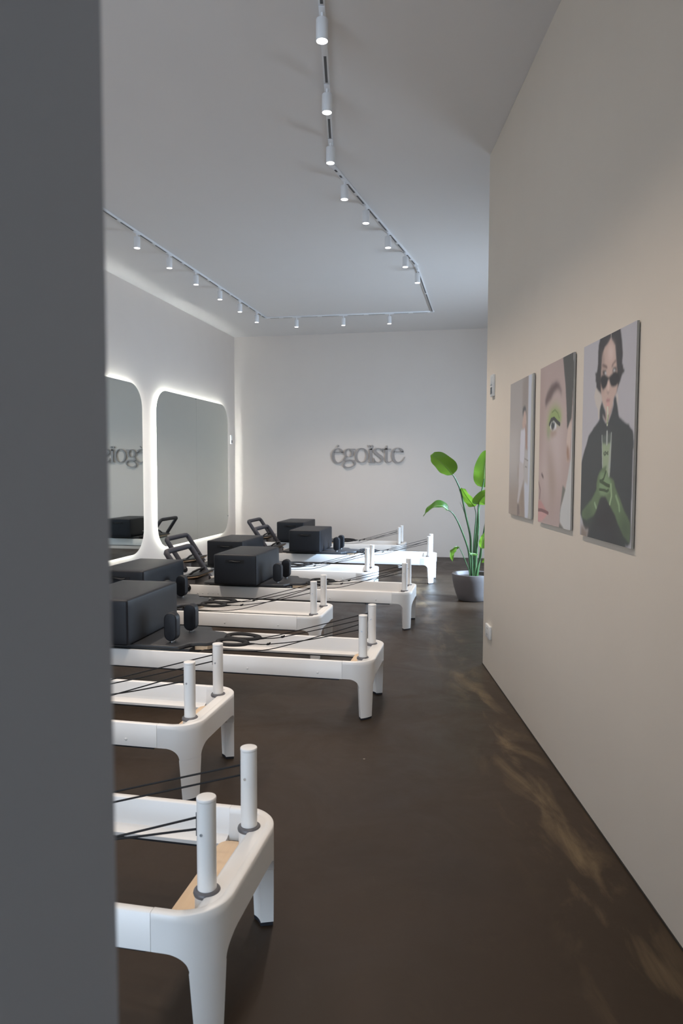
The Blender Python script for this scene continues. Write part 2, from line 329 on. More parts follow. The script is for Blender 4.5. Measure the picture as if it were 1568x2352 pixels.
ART_P3=[
 ('r',(152,149,154),0.0,[]),
 ('g',(142,140,150),0.15,[(-0.243,1.219),(-0.243,1.219),(-0.243,1.219),(-0.243,1.219)]),
 ('p',(165,156,148),0.01,[(0.294,0.769),(0.263,0.746),(0.249,0.72),(0.286,0.681),(0.332,0.649),(0.346,0.604),(0.373,0.598),(0.403,0.684),(0.388,0.736)]),
 ('p',(168,158,152),0.01,[(0.685,0.714),(0.714,0.697),(0.709,0.644),(0.67,0.666)]),
 ('p',(58,55,56),0.006,[(0.348,1.002),(0.724,1.003),(0.758,0.943),(0.776,0.884),(0.771,0.836),(0.79,0.824),(0.786,0.816),(0.818,0.803),(0.801,0.792),(0.775,0.788),(0.754,0.768),(0.728,0.749),(0.685,0.714),(0.649,0.702),(0.509,0.752),(0.388,0.726),(0.334,0.745),(0.289,0.765),(0.287,0.786),(0.266,0.801),(0.274,0.816),(0.255,0.841),(0.298,0.843),(0.311,0.878),(0.312,0.936),(0.319,0.972)]),
 ('p',(168,142,130),0.008,[(0.558,0.981),(0.496,0.958),(0.441,0.949),(0.412,0.93),(0.394,0.896),(0.386,0.853),(0.381,0.814),(0.388,0.736),(0.418,0.683),(0.457,0.655),(0.499,0.627),(0.55,0.611),(0.615,0.655),(0.636,0.683),(0.685,0.714),(0.701,0.749),(0.692,0.798),(0.675,0.836),(0.657,0.887),(0.639,0.933),(0.594,0.959)]),
 ('s',(150,140,134),0.004,[(0.557,0.998),(0.564,0.972)]),
 ('g',(182,158,148),0.03,[(0.511,0.954),(0.61,0.942),(0.616,0.867),(0.518,0.877)]),
 ('p',(140,118,108),0.02,[(0.391,0.929),(0.434,0.912),(0.45,0.731),(0.398,0.735)]),
 ('p',(150,128,118),0.008,[(0.429,0.623),(0.461,0.603),(0.494,0.577),(0.543,0.582),(0.598,0.621),(0.638,0.661),(0.614,0.657),(0.55,0.616),(0.499,0.632)]),
 ('p',(57,60,62),0.006,[(0.413,0.688),(0.374,0.654),(0.368,0.6),(0.274,0.565),(0.188,0.54),(0.143,0.525),(0.08,0.459),(0.994,0.44),(0.99,0.497),(0.971,0.525),(0.841,0.566),(0.736,0.597),(0.709,0.644),(0.678,0.69),(0.654,0.699),(0.636,0.681),(0.634,0.654),(0.599,0.616),(0.543,0.579),(0.494,0.575),(0.44,0.605),(0.429,0.623),(0.503,0.589),(0.479,0.636),(0.441,0.663)]),
 ('p',(57,60,61),0.006,[(0.258,0.565),(0.139,0.501),(0.06,0.452),(0.005,0.398),(-0.005,0.361),(0.003,0.108),(0.038,0.088),(0.079,0.051),(0.126,0.032),(0.189,0.042),(0.161,0.0),(0.507,-0.001),(0.912,-0.002),(0.902,0.011),(0.93,0.004),(0.975,0.021),(0.983,0.042),(0.983,0.157),(0.991,0.359),(0.984,0.502),(0.974,0.52),(0.931,0.535),(0.911,0.554),(0.341,0.579)]),
 ('g',(52,50,50),0.1,[(0.375,0.203),(0.554,0.222),(0.813,0.098),(0.868,0.011),(0.272,0.012),(0.203,0.096)]),
 ('p',(118,104,92),0.02,[(0.01,0.001),(0.025,0.057),(0.079,0.048),(0.132,0.033),(0.195,0.042),(0.161,0.0)]),
 ('p',(92,70,64),0.008,[(0.399,0.868),(0.438,0.867),(0.49,0.855),(0.506,0.843),(0.481,0.841),(0.439,0.852),(0.403,0.861)]),
 ('p',(92,70,64),0.008,[(0.58,0.836),(0.598,0.854),(0.645,0.864),(0.664,0.863),(0.664,0.856),(0.627,0.854),(0.599,0.839)]),
 ('p',(70,62,60),0.008,[(0.405,0.835),(0.441,0.839),(0.482,0.833),(0.479,0.81),(0.422,0.816)]),
 ('p',(190,190,192),0.004,[(0.452,0.828),(0.481,0.823),(0.483,0.813),(0.455,0.816)]),
 ('p',(70,62,60),0.008,[(0.591,0.817),(0.619,0.835),(0.671,0.832),(0.677,0.812),(0.621,0.812)]),
 ('p',(195,195,197),0.004,[(0.618,0.825),(0.653,0.818),(0.657,0.811),(0.616,0.815)]),
 ('p',(46,44,46),0.004,[(0.371,0.807),(0.401,0.816),(0.448,0.816),(0.489,0.808),(0.53,0.795),(0.573,0.802),(0.616,0.811),(0.668,0.811),(0.715,0.801),(0.727,0.771),(0.71,0.753),(0.673,0.744),(0.617,0.744),(0.583,0.747),(0.557,0.766),(0.541,0.783),(0.526,0.785),(0.507,0.767),(0.479,0.75),(0.428,0.743),(0.396,0.761),(0.373,0.784)]),
 ('p',(120,96,90),0.006,[(0.495,0.737),(0.516,0.726),(0.546,0.724),(0.565,0.733),(0.558,0.726),(0.532,0.716),(0.511,0.722)]),
 ('g',(188,164,154),0.015,[(0.517,0.777),(0.541,0.775),(0.545,0.729),(0.52,0.731)]),
 ('p',(150,100,98),0.006,[(0.485,0.682),(0.504,0.692),(0.534,0.692),(0.578,0.687),(0.564,0.678),(0.53,0.674)]),
 ('p',(178,130,126),0.006,[(0.496,0.665),(0.52,0.675),(0.56,0.673),(0.564,0.661),(0.537,0.652),(0.512,0.656)]),
 ('s',(170,172,150),0.009,[(0.525,0.65),(0.529,0.613),(0.526,0.569)]),
 ('s',(120,134,84),0.006,[(0.54,0.612),(0.526,0.575)]),
 ('p',(76,84,78),0.006,[(0.425,0.519),(0.443,0.48),(0.581,0.475),(0.606,0.523),(0.572,0.525),(0.439,0.515)]),
 ('p',(126,142,108),0.004,[(0.44,0.481),(0.51,0.475),(0.587,0.476),(0.603,0.469),(0.589,0.316),(0.547,0.305),(0.455,0.332),(0.444,0.416)]),
 ('p',(138,146,134),0.01,[(0.589,0.472),(0.61,0.523),(0.611,0.469),(0.595,0.316),(0.562,0.316),(0.57,0.415)]),
 ('s',(150,155,150),0.009,[(0.527,0.533),(0.528,0.475)]),
 ('s',(140,146,140),0.005,[(0.428,0.519),(0.453,0.363)]),
 ('s',(140,146,140),0.005,[(0.608,0.525),(0.596,0.36)]),
 ('s',(70,80,62),0.006,[(0.48,0.434),(0.475,0.429),(0.493,0.421)]),
 ('s',(70,80,62),0.006,[(0.502,0.437),(0.52,0.431),(0.509,0.425)]),
 ('s',(70,80,62),0.006,[(0.552,0.436),(0.536,0.43),(0.553,0.425)]),
 ('p',(84,104,70),0.01,[(0.536,0.371),(0.475,0.363),(0.409,0.343),(0.364,0.317),(0.344,0.286),(0.341,0.251),(0.301,0.227),(0.243,0.197),(0.133,0.161),(0.032,0.124),(0.041,0.094),(0.14,0.087),(0.299,0.117),(0.356,0.149),(0.41,0.202),(0.454,0.222),(0.521,0.221),(0.578,0.195),(0.645,0.165),(0.709,0.138),(0.773,0.096),(0.865,0.049),(0.971,0.021),(0.978,0.107),(0.934,0.135),(0.856,0.17),(0.783,0.22),(0.709,0.263),(0.675,0.298),(0.643,0.308),(0.589,0.315),(0.569,0.305),(0.561,0.332),(0.522,0.343)]),
 ('p',(104,128,88),0.012,[(0.41,0.332),(0.544,0.338),(0.557,0.316),(0.59,0.305),(0.646,0.278),(0.616,0.251),(0.532,0.227),(0.431,0.225),(0.394,0.247),(0.402,0.286)]),
 ('g',(62,74,58),0.05,[(0.032,0.124),(0.198,0.148),(0.299,0.117),(0.14,0.087)]),
 ('g',(52,60,50),0.07,[(0.772,0.109),(0.907,0.129),(0.979,0.094),(0.971,0.021),(0.865,0.049)]),
 ('s',(60,74,48),0.01,[(0.413,0.294),(0.482,0.285),(0.538,0.277),(0.593,0.272)]),
 ('s',(60,74,48),0.008,[(0.405,0.252),(0.496,0.25),(0.552,0.246),(0.579,0.252)]),
 ('s',(60,76,50),0.008,[(0.522,0.341),(0.48,0.304),(0.436,0.295)]),
 ('s',(124,146,104),0.01,[(0.624,0.278),(0.64,0.224),(0.611,0.188)]),
 ('s',(112,136,94),0.01,[(0.722,0.226),(0.776,0.188),(0.788,0.162)]),
 ('s',(120,142,104),0.01,[(0.312,0.179),(0.343,0.16)]),
]
# ------------------------------------------------------------------ track lighting
ZT=3.803
track=tag(empty('lighting_track',(0,0,HC)),'white ceiling track bent into a loop that carries the small spotlights','lighting track')
tp=[(-0.30,0.75),(-1.19,5.45),(-0.822,8.24),(-0.818,10.69),(-3.36,10.655),(-3.40,5.9),(-3.40,0.9)]
def loc_(p): return (p[0],p[1],p[2]-HC)
def seg_box(mb,a,b,w,z0,z1,cut=0.0):
    a=Vector(a);b=Vector(b);d=(b-a).normalized();n=Vector((-d.y,d.x))*w/2; a=a+d*cut;b=b-d*cut
    mb.prism([tuple(a-n),tuple(b-n),tuple(b+n),tuple(a+n)],z0,z1)
for i in range(len(tp)-1):
    m_=MB(); seg_box(m_,tp[i],tp[i+1],0.034,-0.022,-0.0005,0.02); m_.build('rail',LAMPM,track,bevel=0.002,segs=1)
for p in tp[1:-1]:
    MB().cyl(p,0.026,-0.023,-0.0005,16).build('corner_joint',LAMPM,track)
def slot(a,b):
    m_=MB(); seg_box(m_,a,b,0.015,-0.0235,-0.021); m_.build('contact_slot',SLOT,track)
S=1.015
right=[(-.836,3.587),(-.969,4.287),(-1.099,4.98),(-1.148,5.659),(-1.086,6.234),(-.985,6.951),(-.893,7.636),(-.814,8.298)]
left=[(-3.333,6.493),(-3.322,7.197),(-3.316,7.892),(-3.297,8.633),(-3.288,9.359),(-3.284,10.064)]
back=[(-2.834,10.52),(-2.12,10.528),(-1.433,10.535)]
def snap(p):
    best=None; p=Vector((p[0]*S,p[1]*S))
    for i in range(len(tp)-1):
        a=Vector(tp[i]);b=Vector(tp[i+1]);d=b-a;t=max(0.01,min(0.99,(p-a).dot(d)/d.dot(d)));q=a+d*t
        if best is None or (q-p).length<best[0]: best=((q-p).length,q,d.normalized(),i)
    return best
def lamp_proto():
    r=empty('track_spotlight')
    MB().box(-0.016,0.016,-0.05,0.05,-0.030,-0.0236).build('adapter',LAMPM,r,bevel=0.003,segs=1)
    MB().cyl((0,0),0.008,-0.062,-0.030,10).build('stem',LAMPM,r)
    h=MB(); h.lathe([(0.0001,-0.060),(0.028,-0.060),(0.031,-0.063),(0.031,-0.168),(0.0285,-0.168),(0.0275,-0.155)],n=24); h.build('housing',LAMPM,r)
    MB().lathe([(0.0001,-0.163),(0.015,-0.1625),(0.0275,-0.157)],n=24).build('lens',LENS,r)
    return r
L0=lamp_proto()
def add_bulb(r):
    l=bpy.data.lights.new('bulb','SPOT'); l.energy=SPOT_W; l.spot_size=math.radians(100); l.spot_blend=0.7; l.shadow_soft_size=0.03; l.color=(1.0,0.86,0.74)
    o=bpy.data.objects.new('bulb',l); COL.objects.link(o); o.parent=r; o.location=(0,0,-0.175)
ords=['nearest','second','third','fourth','fifth','sixth','seventh','eighth']
names=[]
for i,p in enumerate(right): names.append((p,'%s spotlight from the top of the photo on the right-hand track run'%ords[i] if i else 'largest spotlight, at the very top of the photo, on the right-hand track run'))
for i,p in enumerate(left): names.append((p,'%s of the spotlights on the left track run, counted from the grey wall edge'%(['first','second','third','fourth','fifth','sixth'][i])))
for i,p in enumerate(back): names.append((p,['left','middle','right'][i]+' of the three spotlights on the track run along the back wall'))
added_lamps=[(-.70,2.88),(-.57,2.18),(-.43,1.45)]+[(-3.35,y) for y in (5.75,5.05,4.3,3.6,2.9,2.2,1.5)]  # unseen lamps, added farther along the track for the light they give
for p in added_lamps: names.append((p,'unseen white cylinder spotlight, added on the track run for its light'))
usedL=False
for p,lab in names:
    b=snap(p); r=L0 if not usedL else copy_tree(L0); usedL=True
    r.location=(b[1].x,b[1].y,HC); r.rotation_euler=(0,0,math.atan2(b[2].y,b[2].x)-PI/2)
    tag(r,lab,'spotlight','spotlights on the ceiling track')
for r in [o for o in bpy.data.objects if o.name.startswith('track_spotlight')]: add_bulb(r)
# dark open stretches of the track between the lamps
for i in range(len(tp)-1):
    a=Vector(tp[i]);b=Vector(tp[i+1]);d=(b-a).normalized();Ln=(b-a).length
    ts=sorted([(snap(p)[1]-a).dot(d) for p,_ in names if snap(p)[3]==i])
    knots=[0.0]+ts+[Ln]
    for k in range(len(knots)-1):
        t0,t1=knots[k]+0.07,knots[k+1]-0.07
        if t1-t0<0.15: continue
        mid=(t0+t1)/2
        if i==0: sl_=[(t1-0.26,t1+0.01)]
        else: sl_=[(t0,mid-0.035),(mid+0.035,t1)]
        for s0,s1 in sl_: slot(a+d*s0,a+d*s1)

# ------------------------------------------------------------------ mirrors
def rrect(y0,y1,z0,z1,r,n=10):
    out=[]
    for cy,cz,a0 in ((y1-r,z1-r,0),(y0+r,z1-r,PI/2),(y0+r,z0+r,PI),(y1-r,z0+r,3*PI/2)):
        for k in range(n+1):
            a=a0+PI/2*k/n; out.append((cy+r*math.cos(a),cz+r*math.sin(a)))
    return out
XM=-4.390
def mirror(y0,y1,z0,z1,r,label):
    root=tag(empty('backlit_mirror',(XL,(y0+y1)/2,z0)),label,'mirror','backlit mirrors on the left wall')
    yc=(y0+y1)/2
    P=[(y-yc,z-z0) for y,z in rrect(y0,y1,z0,z1,r)]
    for sgn in (-1,1):     # two glass halves meeting at a hair-fine seam
        half=[q for q in P if q[0]*sgn>0.0015]; 
        half=[(q[0],q[1]) for q in half]; seam=[(sgn*0.001,0.0),(sgn*0.001,z1-z0)]
        pts=half+seam; c=(sum(q[0] for q in pts)/len(pts),sum(q[1] for q in pts)/len(pts)); pts.sort(key=lambda q: math.atan2(q[1]-c[1],q[0]-c[0]))
        MB().prism(pts,XM-XL-0.005,XM-XL,axis='x').build('glass_panel',MIRROR,root)
    ins=[(y-yc,z-z0) for y,z in rrect(y0+0.075,y1-0.075,z0+0.075,z1-0.075,r-0.075)]
    MB().prism(ins,0.001,XM-XL-0.006,axis='x').build('backing_box',LAMPM,root)
    o1=[(y-yc,z-z0) for y,z in rrect(y0+0.065,y1-0.065,z0+0.065,z1-0.065,r-0.065)]
    n=len(ins); m_=MB(); xa,xb=0.016,0.028
    vs=[(xa,y,z) for y,z in ins]+[(xb,y,z) for y,z in ins]+[(xa,y,z) for y,z in o1]+[(xb,y,z) for y,z in o1]
    fs=[]
    for i in range(n):
        j=(i+1)%n
        fs += [(2*n+i,2*n+j,3*n+j,3*n+i),(i,n+i,n+j,j),(i,j,2*n+j,2*n+i),(n+i,3*n+i,3*n+j,n+j)]
    m_.add(vs,fs,0,False).build('led_strip',LED,root)
    for yy,zz in ((0,0.012),(0,z1-z0-0.012),(y0-yc+0.10,0.06),(y1-yc-0.02,0.28)):
        c_=MB(); c_.tube([(XM-XL-0.001,yy,zz),(XM-XL+0.008,yy,zz)],0.007,12); c_.build('mirror_clip',STEEL,root)
mirror(9.00,11.72,0.40,2.575,0.31,'backlit mirror with rounded corners on the left wall, the one nearer the back corner')
mirror(5.87,8.60,0.40,2.575,0.31,'backlit rounded mirror cut by the grey wall edge, reflecting part of the sign')

# ------------------------------------------------------------------ switches and socket
def rw_pt(along,z,off=0.0): q=A+RD*along+RN*off; return (q.x,q.y,z)
RZ=math.atan2(RD.y,RD.x)     # local x runs along the right wall towards the camera, local -y... into the wall
def panel(name,loc,rz,label,cat,w,h,kind):
    r=tag(empty(name,loc,rz),label,cat)
    MB().box(-w/2,w/2,-0.018,0.0,0,h).build('face_plate',PLAST,r,bevel=0.003)
    if kind=='switch':
        MB().box(-w*0.28,w*0.28,-0.021,-0.0175,h*0.12,h*0.42).build('display',SCREEN,r)
        MB().box(-w*0.32,w*0.32,-0.022,-0.0175,h*0.52,h*0.90).build('rocker',PLAST,r,bevel=0.001,segs=1)
    else:
        for zc in (0.27,0.73):
            for yy in (-0.006,0.006):
                MB().tube([(yy*2.2-0.0,-0.0185,h*zc),(yy*2.2,-0.0165,h*zc)],0.004,8).build('socket_hole',SCREEN,r)
    return r
panel('thermostat_switch',rw_pt(0.27,2.02,0.0),RZ,'slim white switch panel high on the right wall near its far end','switch',0.09,0.155,'switch')
panel('power_socket',rw_pt(0.25,0.262,0.0),RZ,'white wall socket low on the right wall near its far end','socket',0.15,0.095,'socket')
panel('wall_switch',(XL,11.97,1.93),PI/2,'slim white switch panel on the left wall between mirror and back corner','switch',0.07,0.155,'switch')

# ------------------------------------------------------------------ sign letters
K=0.0010675
sign=tag(empty('wall_sign',(-2.65,YB-0.03,1.597)),'raised grey serif lettering reading égoïste on the back wall','sign')
def gx(x): return (x-155)*K
def gz(y): return (455-y)*K*0.99
class Glyph:
    def __init__(s): s.mb=MB()
    def poly(s,pts): s.mb.prism([(gx(x),gz(y)) for x,y in pts],0.0,0.018,axis='y'); return s
    def stroke(s,pts,n=7):
        Q=catmull(pts,n); Lf=[];Rt=[]
        for i,q in enumerate(Q):
            a=Q[max(i-1,0)];b=Q[min(i+1,len(Q)-1)]; t=np.array([b[0]-a[0],b[1]-a[1]]); t=t/(np.linalg.norm(t)+1e-9); nn=np.array([-t[1],t[0]])*max(q[2],2)/2
            Lf.append((q[0]+nn[0],q[1]+nn[1]));Rt.append((q[0]-nn[0],q[1]-nn[1]))
        N=len(Q); vs=[]
        for yy in (0.0,0.018): vs += [(gx(x),yy,gz(y)) for x,y in Lf]+[(gx(x),yy,gz(y)) for x,y in Rt]
        fs=[]
        for i in range(N-1):
            fs += [(i,i+1,N+i+1,N+i),(2*N+i,3*N+i,3*N+i+1,2*N+i+1),(i,2*N+i,2*N+i+1,i+1),(N+i,N+i+1,3*N+i+1,3*N+i)]
        fs += [(0,N,3*N,2*N),(N-1,3*N-1,4*N-1,2*N-1)]
        s.mb.add(vs,fs,0,False); return s
    def ring(s,cx,cy,rx,ry,ix,iy,n=40):
        vs=[]
        for yy in (0.0,0.018):
            for (a_,b_) in ((rx,ry),(ix,iy)):
                vs += [(gx(cx+a_*math.cos(2*PI*k/n)),yy,gz(cy+b_*math.sin(2*PI*k/n))) for k in range(n)]
        fs=[]
        for k in range(n):
            j=(k+1)%n; fs += [(k,j,n+j,n+k),(2*n+k,3*n+k,3*n+j,2*n+j),(k,2*n+k,2*n+j,j),(n+k,n+j,3*n+j,3*n+k)]
        s.mb.add(vs,fs,0,False); return s
    def disc(s,cx,cy,r,n=20): return s.poly([(cx+r*math.cos(2*PI*k/n),cy+r*math.sin(2*PI*k/n)) for k in range(n)])
    def done(s): return s.mb.build('letter',SIGNM,sign)
def e_(dx,dy):
    g=Glyph(); pts=[(330,284,36),(325,252,32),(300,226,20),(268,217,11),(240,218,10),(205,240,22),(181,290,38),(177,335,42),(188,390,40),(215,430,34),(255,450,22),(300,443,15),(338,412,9),(360,380,6),(371,355,4)]
    g.stroke([(x+dx,y+dy,w) for x,y,w in pts]); g.poly([(190+dx,268+dy),(345+dx,268+dy),(348+dx,281+dy),(190+dx,281+dy)]); return g
g=e_(0,3); g.stroke([(243,200,3),(258,184,14),(276,165,20)]); g.done()
g=Glyph(); g.ring(440,290,80,72,43,62); g.poly([(465,222),(541,222),(541,240),(500,240)])
g.stroke([(395,350,14),(378,378,20),(382,402,24),(420,412,26),(480,410,24),(525,420,30),(543,450,24),(525,492,14),(480,518,14),(430,527,18),(385,520,26),(357,497,26),(358,468,16),(385,440,9),(410,420,6)]); g.done()
Glyph().ring(652,330,111,121,77,109).done()
g=Glyph(); g.poly([(782,222),(820,212),(824,212),(824,442),(782,442)]); g.poly([(760,236),(822,214),(822,240),(785,240)]); g.poly([(758,440),(848,440),(848,451),(758,451)]); g.disc(775,182,20); g.disc(822,182,20); g.done()
g=Glyph(); g.stroke([(996,262,8),(975,232,12),(935,216,11),(895,222,18),(868,250,34),(874,282,40),(925,322,44),(975,360,46),(985,398,34),(965,432,18),(925,447,12),(885,432,10),(862,400,6),(850,372,3)]); g.poly([(985,222),(1001,212),(1001,290),(992,270)]); g.poly([(848,368),(856,380),(862,455),(850,455)]); g.done()
g=Glyph(); g.stroke([(1053,215,36),(1052,300,38),(1052,390,38),(1062,428,30),(1090,444,18),(1120,436,10),(1146,415,5)]); g.poly([(1071,168),(1071,236),(1008,236),(1045,208)]); g.poly([(1008,224),(1130,224),(1127,237),(1008,237)]); g.done()
e_(981,-3).done()

# ------------------------------------------------------------------ posters
def paint(shapes, W, Hh):
    yy,xx=np.mgrid[0:Hh,0:W]; u=(xx+0.5)/W; v=(yy+0.5)/Hh; img=np.zeros((Hh,W,3))
    asp=Hh/W
    def lin(c): return np.array(sl(c)[:3])/0.56
    def smooth(m,b):
        if b<=0.0: return m
        k=max(1,int(b*W)); 
        for _ in range(2):
            for ax in (0,1):
                r=k; c=np.cumsum(np.pad(m,[(r+1,r) if a==ax else (0,0) for a in (0,1)],mode='edge'),axis=ax)
                m=(np.take(c,range(2*r+1,c.shape[ax]),axis=ax)-np.take(c,range(0,c.shape[ax]-2*r-1),axis=ax))/(2*r+1)
        return m
    for kind,col,blur,pts in shapes:
        col=lin(col)
        if kind=='r': img[:]=col; continue
        if kind in 'pg':
            if kind=='p' and len(pts)>6: 
                P=pts
            else: P=pts
            m=np.zeros((Hh,W),bool); n=len(P)
            for i in range(n):
                (x0,y0),(x1,y1)=P[i],P[(i+1)%n]
                c=((y0>v)!=(y1>v)); 
                if abs(y1-y0)>1e-9: m ^= c & (u < (x1-x0)*(v-y0)/(y1-y0)+x0)
            m=smooth(m.astype(float),max(blur,0.004))
        else:
            m=np.zeros((Hh,W))
            for i in range(len(pts)-1):
                (x0,y0),(x1,y1)=pts[i],pts[i+1]; dx,dy=(x1-x0),(y1-y0)*asp; L2=dx*dx+dy*dy+1e-9
                t=np.clip(((u-x0)*dx+(v-y0)*asp*dy)/L2,0,1); dd=np.hypot(u-x0-t*dx,(v-y0)*asp-t*dy)
                m=np.maximum(m,np.clip((blur*1.6-dd)/(blur*0.6),0,1))
        img=img*(1-m[...,None])+col*m[...,None]
    g=img@np.array([0.3,0.5,0.2]); return img*0.80+g[...,None]*0.20
def print_mat():
    m=bpy.data.materials.new('poster_print'); m.use_nodes=True; nt=m.node_tree; b=nt.nodes['Principled BSDF']
    a=nt.nodes.new('ShaderNodeVertexColor'); a.layer_name='print'; nt.links.new(a.outputs['Color'],b.inputs['Base Color'])
    b.inputs['Roughness'].default_value=0.45; return m
PRINT=print_mat()
def poster(a0,a1,z0,z1,shapes,label,W=150):
    q=A+RD*a0; r=tag(empty('poster',(q.x,q.y,z0),RZ),label,'poster','unframed posters on the right wall')
    w_=a1-a0; h_=z1-z0; Hh=int(W*h_/w_)
    # local x along wall towards the camera, local -y... room side is local +/-y: RN expressed in local frame
    s=RN.dot(Vector((-math.sin(RZ),math.cos(RZ),0)))
    y0,y1=sorted((0.0045*s,0.0130*s)); MB().box(0,w_,y0,y1,0,h_).build('backing_board',BOARD,r)
    yb0,yb1=sorted((0.0005*s,0.0045*s)); MB().box(0.04,w_-0.04,yb0,yb1,0.04,h_-0.04).build('wall_spacer',BOARD,r)
    xs=np.linspace(0,w_,W+1); zs=np.linspace(0,h_,Hh+1); yy=0.0135*s
    vs=[(x,yy,z) for z in zs for x in xs]; fs=[]
    for j in range(Hh):
        for i in range(W):
            k=j*(W+1)+i; fs.append((k,k+W+1,k+W+2,k+1) if s>0 else (k,k+1,k+W+2,k+W+1))
    me=bpy.data.meshes.new('print'); me.from_pydata(vs,[],fs); me.materials.append(PRINT)
    img=paint(shapes,W,Hh); ca=me.color_attributes.new('print','FLOAT_COLOR','CORNER')
    c=np.concatenate([img,np.ones((Hh,W,1))],2).reshape(-1,4); ca.data.foreach_set('color',np.repeat(c,4,axis=0).ravel())
    o=bpy.data.objects.new('print',me); COL.objects.link(o); o.parent=r
poster(0.857,1.413,1.217,2.036,ART_P1,'photo poster of a person in white clothes, leftmost of three on the right wall',110)
poster(1.558,2.120,1.2155,2.0375,ART_P2,'middle poster, close-up of half a face with green eyeshadow')
poster(2.259,2.8315,1.2095,2.035,ART_P3,'poster nearest the camera, person in dark coat and green gloves with a drink',170)

# ------------------------------------------------------------------ pilates reformer
HWD=0.3035; XE=0.077; LEN=2.36; RC=0.13; TH=0.028
ZR=0.355; ZB=0.250
def cap_path(x_in):
    # outer outline of the right-hand end, near side -> end -> far side : (x,y,nx,ny,leg)
    out=[]
    for k in range(6): out.append((x_in+(XE-RC-x_in)*k/6,-HWD,0,-1))
    for k in range(61):
        a=-PI/2+PI/2*k/60; out.append((XE-RC+RC*math.cos(a),-HWD+RC+RC*math.sin(a),math.cos(a),math.sin(a)))
    for k in range(1,12): out.append((XE,-HWD+RC+(2*HWD-2*RC)*k/12,1,0))
    for k in range(61):
        a=PI/2*k/60; out.append((XE-RC+RC*math.cos(a),HWD-RC+RC*math.sin(a),math.cos(a),math.sin(a)))
    for k in range(1,7): out.append((XE-RC+(x_in-XE+RC)*k/6,HWD,0,1))
    return out
SEAM=-0.1035
def zbot(x,y):
    # underside: drops towards the legs at the two corners
    b=ZB
    for sy in (-1,1):
        cx,cy=XE-RC,sy*(HWD-RC); dx,dy=x-cx,(y-cy)*sy
        if dx>=-0.03 and dy>=-0.03:
            a=math.degrees(math.atan2(dy,dx)) if math.hypot(dx,dy)>1e-6 else 0
            e=abs(a-43)                # 0 at the leg's middle
            if dx<0: e=47-dx*440
            if dy<0: e=43-dy*440
            if e<=24: b=0.196
            else: 
                u=max(0,1-(e-24)/27.0); b=ZB-0.054*(1-math.sqrt(max(0,1-u*u)))
    return b
def end_cap(mb, sx=1, x0=0):
    P=cap_path(SEAM); n=len(P); vs=[]
    def X(x): return x0+sx*x
    rows=6
    fine=[]
    for i in range(n-1):
        fine.append(P[i]); 
    fine.append(P[-1]); P=fine
    for (x,y,nx,ny) in P:
        zb=zbot(x,y); th=TH
        col=[]
        for k in range(rows+1): col.append((X(x),y,zb+(ZR-0.003-zb)*k/rows))
        col.append((X(x-nx*0.003),y-ny*0.003,ZR))
        col.append((X(x-nx*(th-0.003)),y-ny*(th-0.003),ZR))
        col.append((X(x-nx*th),y-ny*th,ZR-0.003))
        for k in range(1,rows+1): col.append((X(x-nx*(th+0.010*k/rows)),y-ny*(th+0.010*k/rows),ZR-0.003+(zb-ZR+0.003)*k/rows))
        vs+=col
    m_=len(vs)//len(P); fs=[]
    for i in range(len(P)-1):
        for k in range(m_): fs.append((i*m_+k,(i+1)*m_+k,(i+1)*m_+(k+1)%m_,i*m_+(k+1)%m_))
    fs.append(tuple(range(m_))); fs.append(tuple((len(P)-1)*m_+k for k in range(m_))[::-1])
    mb.add(vs,fs,0,True)
def leg_mesh(mb, sx, sy, x0, z1, z0, inset=0.0, a1=24.5, a0=18.5):
    # quarter-shell leg under a corner, tapering downwards
    secs=[]; nz=5
    for j in range(nz+1):
        t=j/nz; z=z1+(z0-z1)*t; ha=a1+(a0-a1)*t; thk=0.044-0.002*t-inset; R_=RC-0.0006-inset
        sec=[]
        for k in range(9):
            a=math.radians(43-ha+2*ha*k/8); sec.append((R_*math.cos(a),R_*math.sin(a)))
        for k in range(8,-1,-1):
            a=math.radians(43-ha*0.92+2*ha*0.92*k/8); sec.append(((R_-thk)*math.cos(a),(R_-thk)*math.sin(a)))
        secs.append([(x0+sx*(XE-RC+p[0]),sy*(HWD-RC+p[1]),z) for p in sec])
    n=len(secs[0]); vs=[q for s in secs for q in s]
    fs=[(j*n+k,j*n+(k+1)%n,(j+1)*n+(k+1)%n,(j+1)*n+k) for j in range(nz) for k in range(n)]
    fs += [tuple(range(n)), tuple(nz*n+k for k in range(n))[::-1]]
    mb.add(vs,fs,0,True)
